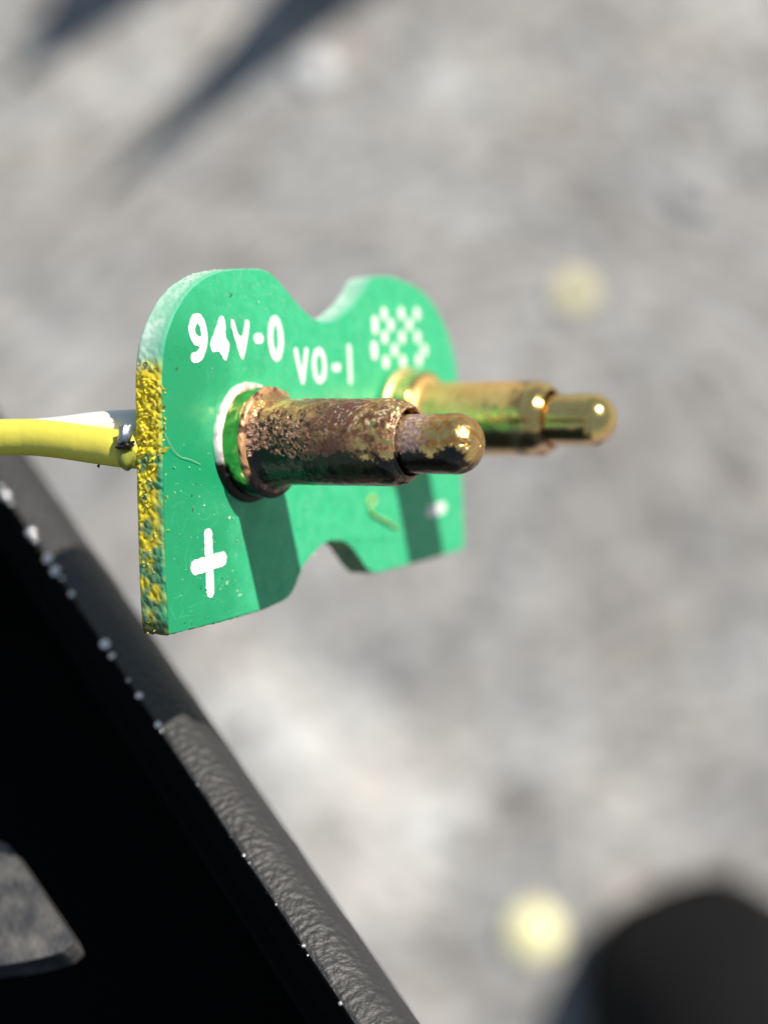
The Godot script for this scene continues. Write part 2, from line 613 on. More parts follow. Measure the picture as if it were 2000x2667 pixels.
func mask_material() -> StandardMaterial3D:
	var w := 1200
	var h := 720
	var im := Image.create(w, h, false, Image.FORMAT_RGB8)
	var cloud := noise_of(31, 0.8, 4)
	var speck := noise_of(32, 6.0, 2)
	var slow_noise := noise_of(33, 0.35, 2)
	for y in h:
		for x in w:
			var u := -7.5 + 15.0 * x / w
			var v := 4.6 - 9.0 * y / h
			var c := Color(0.034, 0.47, 0.215)
			var k := cloud.get_noise_2d(u * 2.0, v * 2.0)
			c = mixc(c, Color(0.055, 0.54, 0.26), 0.4 + 0.9 * k)
			var dirt := ramp(speck.get_noise_2d(u, v) + 0.35 * slow_noise.get_noise_2d(u * 3.0, v * 3.0), 0.30, 0.55)
			c = mixc(c, Color(0.16, 0.5, 0.27), dirt * 0.55)
			# deeper green towards the half by the near pin
			c = mixc(c, Color(0.012, 0.30, 0.125), 0.95 * ramp(u + 1.2 * slow_noise.get_noise_2d(u * 2.0, v * 2.0), -2.2, -6.2) * ramp(v, 4.6, 2.4))
			im.set_pixel(x, y, c.linear_to_srgb())
	for k in 130:                                        # fine scratches and scuffs, most of them low by the near pin
		var u := rng.randf_range(-7.0, 6.5)
		var v := rng.randf_range(-3.7, 4.2)
		if k % 2 == 0:
			u = rng.randf_range(-6.9, -3.8); v = rng.randf_range(-3.7, -0.6)
		var turn := rng.randf() * TAU
		var pale := rng.randf_range(0.1, 0.4)
		for q in int(rng.randf_range(8, 46)):
			turn += rng.randfn() * 0.12
			u += cos(turn) * 0.012; v += sin(turn) * 0.012
			var x := int((u + 7.5) / 15.0 * w)
			var y := int((4.6 - v) / 9.0 * h)
			if x >= 0 and y >= 0 and x < w and y < h:
				im.set_pixel(x, y, im.get_pixel(x, y).lerp(Color(0.62, 0.86, 0.72), pale))
	var gloss := Image.create(256, 160, false, Image.FORMAT_RGB8)
	for y in 160:
		for x in 256:
			var g := clampf(0.36 + 0.28 * cloud.get_noise_2d(x * 0.09, y * 0.09) + 0.14 * speck.get_noise_2d(x * 0.05, y * 0.05), 0.18, 0.7)
			gloss.set_pixel(x, y, Color(g, g, g))
	var m := plain(Color.WHITE, 1.0, 0.0, 0.4)
	m.roughness_texture = ImageTexture.create_from_image(gloss)
	m.albedo_texture = ImageTexture.create_from_image(im)
	var t := NoiseTexture2D.new()
	t.width = 512; t.height = 512; t.seamless = true
	t.noise = noise_of(34, 0.02, 3)
	m.heightmap_enabled = true
	m.heightmap_scale = 0.0006
	m.heightmap_texture = t
	return m


# ---- white print

func stroke(points: Array, width: float, closed := false) -> Array:
	var line := smooth(PackedVector2Array(points), closed, 0.05)
	if closed:
		line.append(line[0])
	for k in line.size():
		line[k] *= 100.0                     # the round joins are cut to a fixed length, so work in hundredths
	var out := []
	for p in Geometry2D.offset_polyline(line, width * 50.0, Geometry2D.JOIN_ROUND, Geometry2D.END_ROUND):
		var q := PackedVector2Array()
		for x in p:
			if q.is_empty() or q[q.size() - 1].distance_to(x * 0.01) > 0.012:
				q.append(x * 0.01)
		out.append(q)
	return out


func blob(points: Array) -> Array:
	var p := smooth(PackedVector2Array(points), true, 0.06)
	if Geometry2D.is_polygon_clockwise(p):
		p.reverse()
	return [p]


func merge(a: Array, b: Array) -> Array:
	var out := []
	out.append_array(a)
	for q in b:
		if out.is_empty():
			out.append(q)
			continue
		var solid := []
		var joined: PackedVector2Array = q
		var holes := []
		for p in out:
			if Geometry2D.is_polygon_clockwise(p):
				holes.append(p)
				continue
			var m := Geometry2D.merge_polygons(p, joined)
			var shells := []
			for x in m:
				if Geometry2D.is_polygon_clockwise(x):
					holes.append(x)
				else:
					shells.append(x)
			if shells.size() == 1:
				joined = shells[0]
			else:
				solid.append(p)
		solid.append(joined)
		solid.append_array(holes)
		out = solid
	return out


func ink(called: String, polygons: Array, m: Material, parent: Node3D, high := 0.014) -> void:
	var s := Shape.new()
	var nz := noise_of(41, 3.0, 2)
	var shells := []
	var holes := []
	for p in polygons:
		if Geometry2D.is_polygon_clockwise(p):
			holes.append(p)
		else:
			shells.append(p)
	for shell in shells:
		var pieces := [shell]
		for hole in holes:               # cut the ring open along the hole's middle so that it has no hole
			var box := Rect2(hole[0], Vector2.ZERO)
			for p in hole:
				box = box.expand(p)
			var x := box.get_center().x
			var next := []
			for piece in pieces:
				for side in 2:
					var half := PackedVector2Array([V(x - 20.0 * side, -20), V(x + 20.0 * (1 - side), -20), V(x + 20.0 * (1 - side), 20), V(x - 20.0 * side, 20)])
					for cut in Geometry2D.intersect_polygons(piece, half):
						var hole_now := PackedVector2Array(hole)
						hole_now.reverse()
						for rest in Geometry2D.clip_polygons(cut, hole_now):
							next.append(rest)
			pieces = next
		for piece in pieces:
			var pts := PackedVector2Array()
			for p in piece:
				pts.append(p + V(nz.get_noise_2d(p.x * 3.0, p.y * 3.0), nz.get_noise_2d(p.x * 3.0 + 50.0, p.y * 3.0)) * 0.022)
			var tris := Geometry2D.triangulate_polygon(pts)
			var start := s.v.size()
			for p in pts:
				s.pt(Vector3(p.x, p.y, high))
			for k in range(0, tris.size(), 3):
				var a := tris[k]; var b := tris[k + 1]; var c := tris[k + 2]
				if (pts[b] - pts[a]).cross(pts[c] - pts[a]) < 0:
					s.tri(start + a, start + c, start + b)
				else:
					s.tri(start + a, start + b, start + c)
			var n := pts.size()
			var low := s.v.size()
			for p in pts:
				s.pt(Vector3(p.x, p.y, high))
				s.pt(Vector3(p.x, p.y, -0.01))
			var turn := 1.0 if not Geometry2D.is_polygon_clockwise(pts) else -1.0
			for k in n:
				var a := low + 2 * k
				var b := low + 2 * ((k + 1) % n)
				if turn > 0:
					s.quad(a, a + 1, b + 1, b)
				else:
					s.quad(a, b, b + 1, a + 1)
	part(called, s, m, parent)


func ring(c: Vector2, rx: float, ry: float) -> Array:
	var out := []
	for k in 16:
		var a := TAU * k / 16
		out.append(c + V(rx * cos(a), ry * sin(a)))
	return out


func print_on(o: Node3D) -> void:
	var white := plain(Color(0.86, 0.88, 0.86), 0.45)
	# 94V-0
	ink("printed_digit", stroke([V(-5.33, 2.72), V(-5.58, 2.76), V(-5.7, 2.98), V(-5.6, 3.2), V(-5.42, 3.24), V(-5.28, 3.08), V(-5.24, 2.84), V(-5.29, 2.6), V(-5.47, 2.4), V(-5.68, 2.36)], 0.235), white, o)
	ink("printed_digit", blob([V(-4.54, 3.3), V(-4.41, 3.18), V(-4.41, 2.79), V(-4.27, 2.6), V(-4.46, 2.25), V(-4.56, 2.29), V(-4.69, 2.46), V(-4.95, 2.47), V(-5.03, 2.66), V(-4.88, 2.86), V(-4.68, 3.15)]), white, o)
	ink("printed_letter", blob([V(-4.13, 3.2), V(-4.05, 3.17), V(-3.89, 2.83), V(-3.72, 2.83), V(-3.58, 3.16), V(-3.49, 3.19), V(-3.43, 3.1), V(-3.53, 2.72), V(-3.76, 2.25), V(-3.84, 2.27), V(-4.03, 2.68), V(-4.19, 3.11)]), white, o)
	ink("printed_dash", stroke([V(-3.15, 2.725), V(-2.99, 2.722)], 0.25), white, o)
	ink("printed_digit", merge(stroke(ring(V(-2.34, 2.7), 0.225, 0.45), 0.22, true), stroke([V(-2.5, 2.68), V(-2.18, 2.74)], 0.27)), white, o)
	# V0-1
	ink("printed_letter", merge(stroke([V(-1.48, 2.37), V(-1.36, 1.96), V(-1.23, 1.6)], 0.165), stroke([V(-0.99, 2.36), V(-1.11, 1.98), V(-1.23, 1.6)], 0.165)), white, o)
	ink("printed_digit", stroke(ring(V(-0.42, 1.95), 0.25, 0.38), 0.17, true), white, o)
	ink("printed_dash", stroke([V(0.29, 1.875), V(0.5, 1.868)], 0.21), white, o)
	ink("printed_digit", stroke([V(1.07, 2.38), V(1.07, 1.9), V(1.06, 1.47)], 0.17), white, o)
	# the plus by the near pin, the minus by the far one
	ink("plus_sign", merge(stroke([V(-5.51, -1.70), V(-5.53, -2.3), V(-5.55, -3.02)], 0.30), stroke([V(-6.06, -2.385), V(-5.55, -2.36), V(-5.02, -2.34)], 0.35)), white, o)
	ink("minus_sign", stroke([V(5.1, -2.47), V(5.5, -2.46), V(5.9, -2.44)], 0.34), white, o)
	# the mark made of dots
	var dots := [V(2.97, 3.21), V(3.92, 3.2), V(4.81, 3.18), V(2.45, 2.92), V(3.31, 2.9), V(4.34, 2.89), V(2.95, 2.58), V(3.9, 2.55), V(4.79, 2.53), V(2.36, 2.24), V(3.46, 2.21), V(5.15, 2.15), V(2.96, 1.9), V(3.89, 1.88), V(4.81, 1.88)]
	for k in dots.size():
		var p: Vector2 = dots[k]
		var tall := 0.1 if k in [3, 9] else 0.03
		ink("printed_dot", stroke([p - V(0, tall), p, p + V(0, tall)], 0.31), white, o)


func board_litter(o: Node3D) -> void:
	# hairs and specks stuck to the printed face
	var pale := plain(Color(0.62, 0.68, 0.52), 0.5)
	var s := Shape.new()
	tube(s, [Vector3(-6.95, 0.75, 0.05), Vector3(-6.75, 0.42, 0.07), Vector3(-6.45, 0.2, 0.04), Vector3(-6.05, 0.08, 0.05), Vector3(-5.69, -0.06, 0.03)], 0.0065, 6, 0.06)
	part("hair", s, pale, o)
	var s2 := Shape.new()
	tube(s2, [Vector3(1.56, -1.82, 0.05), Vector3(1.72, -1.64, 0.08), Vector3(1.98, -1.68, 0.09), Vector3(1.86, -1.86, 0.08), Vector3(1.67, -1.97, 0.07), Vector3(1.9, -2.16, 0.06), Vector3(2.49, -2.4, 0.07), Vector3(3.15, -2.7, 0.04)], 0.032, 7, 0.06, 0.6)
	part("hair", s2, plain(Color(0.42, 0.62, 0.2), 0.5), o)
	var grit_and_glints := Shape.new()
	var outline := board_outline()
	var spots := [V(-4.91, -0.1), V(-6.64, -0.03), V(-4.66, -1.41), V(-5.61, -0.97), V(-6.67, -0.59), V(-1.81, -2.05), V(-1.11, -2.79), V(-5.0, 2.1), V(-4.4, 2.0), V(-2.2, 3.9), V(-3.0, 3.6), V(-6.4, 0.1), V(-5.2, -3.0), V(-4.9, -2.9), V(-4.5, -3.2), V(-4.4, -3.3), V(-5.9, -2.85), V(-5.7, -2.95)]
	for p in spots:
		shard(grit_and_glints, Vector3(p.x, p.y, 0.01), rng.randf_range(0.05, 0.1), Color(0.6, 0.72, 0.5))
	for k in 260:
		var p := V(rng.randf_range(-6.9, 4.0), rng.randf_range(-3.7, 4.2))
		if k > 150:
			p = V(-4.2 - 2.6 * rng.randf(), rng.randf_range(-3.7, -0.4))
		if Geometry2D.is_point_in_polygon(p, outline):
			shard(grit_and_glints, Vector3(p.x, p.y, 0.006), rng.randf_range(0.015, 0.045), Color(0.12, 0.5, 0.28).lerp(Color(0.6, 0.75, 0.55), rng.randf()))
	for p in [V(-4.17, 3.8), V(-6.32, 2.15), V(-6.28, 2.08), V(-6.33, -3.63), V(-6.0, -0.7), V(-6.05, -1.05), V(-4.14, 3.77)]:
		shard(grit_and_glints, Vector3(p.x, p.y, 0.01), 0.07, Color(0.02, 0.02, 0.02))
	var m := plain(Color.WHITE, 0.6)
	m.vertex_color_use_as_albedo = true
	part("specks", grit_and_glints, m, o, true)



# ---- the spring pins

func lathe(profile: PackedVector2Array, around: int, bump: float, noise: FastNoiseLite, from_w: float, to_w: float) -> Shape:
	var s := Shape.new()
	for r in profile.size():
		var w := profile[r].x
		var q := profile[r].y
		for k in around + 1:
			var a := TAU * k / around
			var d := Vector3(cos(a), sin(a), 0)
			var p := d * q + Vector3(0, 0, w)
			var push := 0.0
			if bump > 0.0 and q > 0.02:
				var f := noise.get_noise_3dv(d * q * 1.0 + Vector3(0, 0, w))
				push = bump * f * (0.25 + 0.75 * ramp(d.y, -0.5, 0.3)) * (0.3 + 0.7 * maxf(ramp(w, 3.0, 2.0), ramp(absf(w - 4.2), 0.45, 0.2)))
			s.pt(p + d * push, V(float(k) / around, (w - from_w) / (to_w - from_w)))
	s.weave(0, profile.size(), around + 1)
	return s


func scorched(s: Shape, colour: Color, worn: bool, patchy := 0.15) -> Shape:
	# paints the metal's own colour on a turned piece: burnt black towards the underside, browner in patches
	var n := noise_of(56, 1.3, 3)
	for k in s.v.size():
		var q := s.v[k]
		var c := colour
		if worn:
			c = mixc(c, Color(0.14, 0.07, 0.04), patchy * 2.0 * ramp(n.get_noise_3dv(q * 2.2), -0.05, 0.3))
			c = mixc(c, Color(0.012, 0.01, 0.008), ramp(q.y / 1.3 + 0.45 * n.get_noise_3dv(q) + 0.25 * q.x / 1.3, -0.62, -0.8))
		s.col[k] = c
	return s


func profile(points: Array, step: float) -> PackedVector2Array:
	var out := PackedVector2Array()
	for k in points.size() - 1:
		var a: Vector2 = points[k]
		var b: Vector2 = points[k + 1]
		var m := maxi(1, int(a.distance_to(b) / step))
		for i in m:
			out.append(a.lerp(b, float(i) / m))
	out.append(points[points.size() - 1])
	return out


func pin(board: Node3D, at: Vector3, worn: bool) -> void:
	var p := Node3D.new()
	p.name = "contact_pin"
	p.position = at * MM
	p.set_meta("label", "scorched brown near pin by the plus sign" if worn else "cleaner golden far pin by the minus sign")
	board.add_child(p, true)
	var nz := noise_of(51 if worn else 61, 3.2, 4)
	var rub := noise_of(52, 2.0, 2)
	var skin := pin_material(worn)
	var crust := 0.05 if worn else 0.006
	var gold := plain(Color(0.80, 0.62, 0.22), 0.13, 1.0)
	if worn:
		bumpy(gold, noise_of(54, 0.03, 3), 0.0006, 300.0, 256)
	# solder ring at the foot
	var ring_mat := plain(Color.WHITE, 0.5, 0.6 if worn else 1.0)
	ring_mat.vertex_color_use_as_albedo = true
	var foot := lathe(profile([V(-0.01, 1.43), V(0.03, 1.44), V(0.08, 1.43), V(0.13, 1.4), V(0.165, 1.36), V(0.18, 1.3), V(0.18, 1.2)], 0.02), 120, 0.03 if worn else 0.01, nz, 0.0, 1.0)
	part("solder_ring", scorched(foot, Color(0.95, 0.9, 0.87) if worn else Color(0.95, 0.78, 0.38), worn), ring_mat, p)
	# flange: a bright waist, then a dull lip
	gold.vertex_color_use_as_albedo = true
	gold.albedo_color = Color.WHITE
	part("flange", scorched(lathe(profile([V(0.15, 1.31), V(0.2, 1.3), V(0.5, 1.285), V(0.6, 1.27)], 0.02), 120, 0.02 if worn else 0.0, rub, 0.0, 1.0), Color(0.82, 0.66, 0.26), worn), gold, p)
	var lip := profile([V(0.585, 1.27), V(0.6, 1.305), V(0.65, 1.325), V(0.7, 1.315), V(0.735, 1.28), V(0.75, 1.24), V(0.765, 1.17)], 0.015)
	var lip_mat := plain(Color.WHITE, 0.5, 0.5)
	lip_mat.vertex_color_use_as_albedo = true
	part("flange_lip", scorched(lathe(lip, 140, 0.07 if worn else 0.004, nz, 0.0, 1.0), Color(0.66, 0.36, 0.18) if worn else Color(0.8, 0.6, 0.22), worn, 0.5), lip_mat if worn else gold, p)
	# barrel with a rolled-in mouth
	var bp := [V(0.76, 1.2), V(0.8, 1.11), V(0.88, 1.06), V(1.0, 1.025), V(1.15, 1.008), V(1.4, 1.0), V(3.85, 1.0)]
	for k in 9:
		var a := PI * 0.5 * k / 8
		bp.append(V(3.92 + 0.46 * sin(a), 0.82 + 0.18 * cos(a)))
	bp.append_array([V(4.43, 0.815), V(4.45, 0.80), V(4.45, 0.775), V(4.43, 0.755), V(4.3, 0.75), V(4.0, 0.75)])
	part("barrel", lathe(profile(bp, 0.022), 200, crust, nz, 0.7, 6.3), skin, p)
	# plunger
	var pp := [V(4.0, 0.66), V(4.4, 0.665), V(5.58, 0.68)]
	for k in range(1, 15):
		var a := PI * 0.5 * k / 14
		pp.append(V(5.58 + 0.63 * sin(a), 0.68 * cos(a)))
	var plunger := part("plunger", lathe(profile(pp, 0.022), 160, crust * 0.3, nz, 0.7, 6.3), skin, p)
	plunger.position = Vector3(0.0, -0.035, 0.0) * MM
	# soldered stub behind the board
	part("tail", lathe(profile([V(-1.35, 0.0), V(-1.33, 0.28), V(-1.15, 0.5), V(-0.95, 0.85), V(-0.725, 1.15)], 0.05), 48, 0.03, nz, 0.0, 1.0), plain(Color(0.6, 0.6, 0.6), 0.3, 1.0), p)


func pin_material(worn: bool) -> ORMMaterial3D:
	var w := 720 if worn else 400
	var h := 640 if worn else 320
	var colour := Image.create(w, h, false, Image.FORMAT_RGB8)
	var orm := Image.create(w, h, false, Image.FORMAT_RGB8)
	var high := Image.create(w, h, false, Image.FORMAT_RGB8)
	var big := noise_of(71, 1.1, 3)
	var mid := noise_of(72, 3.4, 4)
	var fine := noise_of(73, 12.0, 4, FastNoiseLite.TYPE_PERLIN)
	var pits := noise_of(74, 7.0, 3, FastNoiseLite.TYPE_CELLULAR)
	for y in h:
		var t := 0.7 + 5.6 * (y + 0.5) / h
		var r := 1.0 if t < 4.43 else 0.68
		for x in w:
			var a := TAU * (x + 0.5) / w
			var d := Vector3(cos(a), sin(a), 0)
			var q := d * r + Vector3(0, 0, t)
			var b := big.get_noise_3dv(q)
			var m := mid.get_noise_3dv(q)
			var f := fine.get_noise_3dv(q)
			var up := d.y
			var c: Color
			var rough: float
			var metal: float
			var lift := 0.5
			if worn:
				# burnt crust near the flange, purple-brown film in the middle, gold at the mouth and the tip
				c = mixc(Color(0.14, 0.068, 0.038), Color(0.42, 0.22, 0.105), 0.5 + 0.8 * f + 0.8 * m)
				rough = 0.28; metal = 0.5
				lift = 0.5 + 0.2 * f + 0.2 * m
				var burnt := ramp(t + 0.6 * m + 0.3 * b, 2.7, 2.1) * ramp(up + 0.5 * m, 0.95, 0.45)
				c = mixc(c, mixc(Color(0.030, 0.016, 0.010), Color(0.40, 0.23, 0.15), 0.40 + 1.7 * f + 0.5 * m), burnt * 0.95)
				lift = lerpf(lift, 0.45 + 1.2 * f + 0.3 * m, burnt)
				metal = lerpf(metal, 0.1, burnt); rough = lerpf(rough, 0.45, burnt)
				var rosy := (1.0 - burnt) * ramp(t, 2.6, 1.2) * ramp(up, 0.2, 0.7)
				c = mixc(c, mixc(Color(0.55, 0.26, 0.11), Color(0.92, 0.68, 0.22), 0.5 + 1.5 * m), rosy)
				metal = lerpf(metal, 0.6, rosy); rough = lerpf(rough, 0.3, rosy)
				var violet := (1.0 - burnt) * ramp(b + 0.3 * m, -0.15, 0.15) * ramp(t, 3.7, 3.0)
				c = mixc(c, mixc(Color(0.22, 0.065, 0.055), Color(0.075, 0.045, 0.055), 0.5 + 1.8 * m), violet * 0.6)
				rough = lerpf(rough, 0.28, violet)
				var bare := ramp(m + 0.5 * f + 0.25 * up, 0.06, 0.26) * ramp(t, 3.35, 3.8) * ramp(t, 4.6, 4.35)
				bare = maxf(bare, ramp(t + 0.45 * m + 0.2 * f, 4.95, 5.3))
				bare = maxf(bare, ramp(t, 4.7, 5.0) * ramp(f + 0.6 * m, 0.05, 0.3) * 0.8)
				c = mixc(c, mixc(Color(0.85, 0.38, 0.10), Color(0.97, 0.70, 0.26), 0.5 + 1.4 * m), bare)
				metal = lerpf(metal, 1.0, bare)
				rough = lerpf(rough, 0.22, bare)
				var grey := ramp(t, 4.35, 4.5) * ramp(t + 0.3 * m, 5.25, 4.85) * (1.0 - 0.7 * bare)
				c = mixc(c, mixc(Color(0.22, 0.15, 0.12), Color(0.52, 0.38, 0.32), 0.5 + 1.5 * f), grey * 0.85)
				metal = lerpf(metal, 0.2, grey); rough = lerpf(rough, 0.55, grey)
				var ash := ramp(1.4 * f + 0.3 * m + 0.2 * b, 0.24, 0.42) * ramp(up, 0.0, 0.6) * ramp(t, 2.3, 2.9) * ramp(t, 5.2, 4.8)
				c = mixc(c, Color(0.58, 0.50, 0.44), ash * 0.7)
				metal *= 1.0 - 0.7 * ash
				# dark reflection of the surroundings, painted round the underside
				var dark_reflection := ramp(up + 0.4 * b + 0.3 * m + 0.25 * f, -0.08, -0.18) * ramp(t + 0.4 * m, 6.25, 5.9)
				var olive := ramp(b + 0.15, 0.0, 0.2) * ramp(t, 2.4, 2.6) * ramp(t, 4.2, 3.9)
				c = mixc(c, mixc(Color(0.004, 0.0035, 0.003), Color(0.022, 0.024, 0.010), olive), dark_reflection)
				metal = lerpf(metal, 0.0, dark_reflection)
				var lower := ramp(up + 0.15 * m, -0.74, -0.86) * ramp(m + 0.6 * b, -0.2, 0.1)  # thin brown reflection at the very bottom, painted in
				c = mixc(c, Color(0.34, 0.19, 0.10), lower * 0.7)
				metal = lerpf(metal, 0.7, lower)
				rough = lerpf(rough, 0.28, dark_reflection)
				lift = lerpf(lift, 0.3 + 0.12 * m, dark_reflection)
			else:
				c = mixc(Color(0.98, 0.74, 0.26), Color(0.92, 0.58, 0.20), 0.3 + 1.0 * m + 0.5 * b)
				rough = 0.13 + 0.06 * clampf(0.5 + f, 0.0, 1.0)
				metal = 1.0
				var rub := ramp(0.6 * m + 0.3 * b + 0.9 * up, 0.0, 0.45) * ramp(t, 4.2, 3.6)
				c = mixc(c, mixc(Color(0.85, 0.46, 0.15), Color(0.98, 0.72, 0.28), 0.5 + 1.2 * f + 0.8 * b), rub * 0.95)
				rough = lerpf(rough, 0.45, rub); metal = lerpf(metal, 0.8, rub)
				var specks := ramp(f + 0.5 * m, 0.22, 0.34) * ramp(t, 4.3, 4.6) * ramp(t, 5.7, 5.4) * ramp(up, 0.0, 0.4)
				c = mixc(c, Color(0.66, 0.42, 0.24), specks * 0.7)
				rough = lerpf(rough, 0.4, specks)
				# a dark reflected band along the underside, painted into the colour
				var reflected_band := ramp(up + 0.12 * b + 0.10 * m, -0.12, -0.30) * ramp(up + 0.1 * m, -0.84, -0.72) * ramp(t + 0.3 * m, 5.8, 5.55)
				c = mixc(c, Color(0.012, 0.010, 0.004), reflected_band * 0.96)
				metal = lerpf(metal, 0.35, reflected_band)
				var pink := ramp(up, -0.66, -0.84)  # pinkish reflection of the ground, painted as colour
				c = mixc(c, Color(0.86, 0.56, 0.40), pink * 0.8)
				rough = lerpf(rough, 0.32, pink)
				var stain := ramp(t, 3.45, 3.75) * ramp(t, 4.0, 3.88) * ramp(m + b, -0.25, 0.05)
				c = mixc(c, Color(0.16, 0.12, 0.07), stain * 0.7)
				lift = 0.5 + 0.1 * f
			c = c.clamp()
			colour.set_pixel(x, y, c.linear_to_srgb())
			orm.set_pixel(x, y, Color(1, clampf(rough + 0.12 * f, 0.08, 1.0), clampf(metal, 0.0, 1.0)))
			var l := clampf(lift, 0.0, 1.0)
			high.set_pixel(x, y, Color(l, l, l))
	var m2 := ORMMaterial3D.new()
	m2.albedo_texture = ImageTexture.create_from_image(colour)
	m2.orm_texture = ImageTexture.create_from_image(orm)
	m2.heightmap_enabled = true
	m2.heightmap_scale = 0.005 if worn else 0.0008
	m2.heightmap_texture = ImageTexture.create_from_image(high)
	return m2


# ---------------------------------------------------------------- the black case

func build_case() -> void:
	var e := Vector3(0.5409, 0.6251, -0.5627)
	var a := Vector3(0.8196, -0.5422, 0.1854)
	var b := Vector3(-0.1892, -0.5615, -0.8056)
	var basis := (view * Basis(e, a, b)).orthonormalized()
	var o := thing("case", to_world(Vector3(-5.903, 5.27, 41.5)), basis)
	tag(o, "open black plastic case with a grained rim below the green board", "case")
	var skin := plain(Color(0.015, 0.015, 0.016), 0.6, 0.0, 0.8)
	bumpy(skin, noise_of(81, 0.03, 4), 0.005, 260.0)
	var dark := plain(Color(0.005, 0.005, 0.005), 0.8, 0.0, 0.15)  # same plastic, with the shade of the hollow put into its colour
	# rim and outer wall: (across, towards the viewer)
	var line := [V(-0.62, -1.5), V(-0.36, -1.3), V(-0.2, -0.95), V(-0.13, -0.3)]
	for k in 6:
		var t := deg_to_rad(180.0 - 22.0 * k)
		line.append(V(0.02 + 0.15 * cos(t), -0.15 + 0.13 * sin(t)))
	line.append_array([V(0.28, -0.1), V(0.5, -0.2), V(0.72, -0.36), V(0.9, -0.57), V(1.03, -0.83), V(1.12, -1.15), V(1.17, -1.5)])
	line.append_array([V(1.19, -2.5), V(1.3, -6.0), V(1.35, -16.0)])
	var prof := smooth(PackedVector2Array(line), false, 0.05)
	var nz := noise_of(82, 3.4, 3)
	var nb := noise_of(83, 0.5, 2)
	var columns := 1000
	var from := -24.0
	var to := 15.0
	for piece in 2:                       # the inner lip takes the shade-darkened colour, the rim itself is grained
		var s := Shape.new()
		var rows := range(0, 33) if piece == 0 else range(32, prof.size())
		for r in rows:
			var p := prof[r]
			var d := (prof[mini(r + 1, prof.size() - 1)] - prof[maxi(r - 1, 0)]).normalized()
			var out := V(-d.y, d.x)
			for c in columns:
				var x := lerpf(from, to, float(c) / (columns - 1))
				var rough := 0.018 * nz.get_noise_3d(x * 1.5, p.x * 0.8, p.y * 0.8) * ramp(p.x, -0.2, 0.1)
				var q := p + out * (rough + 0.02 * nb.get_noise_2d(x, 3.0))
				s.pt(Vector3(x, q.x, q.y))
		s.weave(0, rows.size(), columns)
		for k in s.idx.size() / 3:
			var x := s.idx[k * 3]; s.idx[k * 3] = s.idx[k * 3 + 1]; s.idx[k * 3 + 1] = x
		part("inner_lip" if piece == 0 else "rim", s, dark if piece == 0 else skin, o)
	# the hollow behind the rim
	block(o, "inner_wall", Vector3(from, -0.95, -14.0), Vector3(to, -0.4, -1.45), 0.1, dark)
	block(o, "floor_panel", Vector3(from, -34.0, -15.0), Vector3(to, 1.2, -13.6), 0.2, dark)
	block(o, "far_wall", Vector3(from, -35.4, -15.2), Vector3(to, -33.6, -0.8), 0.3, skin)
	block(o, "end_wall", Vector3(from - 1.6, -35.2, -15.4), Vector3(from + 0.03, 1.25, -1.4), 0.3, skin)
	block(o, "end_wall", Vector3(to - 0.03, -35.2, -15.4), Vector3(to + 1.6, 1.25, -1.4), 0.3, skin)
	# a grey plate built in place of the sunlit part of the floor
	var lit_plate := Shape.new()
	var shape := smooth(PackedVector2Array([V(-4.0, -6.85), V(-1.3, -5.5), V(-0.38, -4.97), V(-0.1, -4.9), V(1.5, -4.77), V(2.95, -4.67), V(3.18, -4.77), V(3.22, -5.0), V(2.9, -5.82), V(2.25, -6.95), V(1.1, -8.55), V(-1.1, -9.35)]), true, 0.12)
	var inset := Geometry2D.offset_polygon(shape, -0.1, Geometry2D.JOIN_ROUND)
	var turned := Geometry2D.is_polygon_clockwise(shape)
	var n := shape.size()
	var mid := Vector2(0.3, -6.55)
	for lay in [[1.0, -2.5], [1.0, -1.66], [0.994, -1.635], [0.985, -1.62]]:
		for k in n + 1:
			var p: Vector2 = mid + (shape[k % n] - mid) * float(lay[0])
			lit_plate.pt(Vector3(p.x, p.y, lay[1]))
	lit_plate.weave(0, 4, n + 1)
	var top := lit_plate.pt(Vector3(mid.x, mid.y, -1.62))
	for k in n:
		lit_plate.tri(top, 3 * (n + 1) + k, 3 * (n + 1) + k + 1)
	if turned:
		for k in lit_plate.idx.size() / 3:
			var x := lit_plate.idx[k * 3]; lit_plate.idx[k * 3] = lit_plate.idx[k * 3 + 1]; lit_plate.idx[k * 3 + 1] = x
	var metal := plain(Color(0.135, 0.135, 0.14), 0.55)  # grey of the lit floor
	var t := NoiseTexture2D.new()
	t.width = 512; t.height = 512; t.seamless = true
	t.noise = noise_of(85, 0.012, 4)
	var grad := Gradient.new()
	grad.set_color(0, Color(0.45, 0.47, 0.52)); grad.set_color(1, Color(1.0, 0.99, 0.93))
	t.color_ramp = grad
	bumpy(metal, noise_of(86, 0.03, 3), 0.004, 160.0)
	metal.albedo_texture = t
	part("lit_floor_plate", lit_plate, metal, o)
	# bright beads added as the sun glints on the inner edge of the rim
	var glint_beads := Shape.new()
	var spots := [[-9.6, 0.1], [-9.2, 0.17], [-8.85, 0.08], [-7.5, 0.19], [-7.2, 0.09], [-6.35, 0.2], [-5.85, 0.19], [-5.5, 0.08], [-4.85, 0.11], [-2.8, 0.19], [-2.35, 0.12], [-1.4, 0.06], [-0.8, 0.12], [0.27, 0.12], [0.5, 0.05], [4.75, 0.06], [5.0, 0.04], [7.55, 0.07], [7.8, 0.04], [9.2, 0.07], [2.4, 0.035], [6.3, 0.04]]
	for d in spots:
		var base := glint_beads.v.size()
		var g := pebble(int(d[0] * 10.0) + 200, 0.22)
		var c := Vector3(d[0], -0.04 + rng.randf_range(-0.04, 0.04), 0.0)
		for k in g.v.size():
			glint_beads.pt(c + g.v[k] * Vector3(1.0, 0.95, 0.9) * d[1] * 0.8)
		for k in g.idx:
			glint_beads.idx.append(base + k)
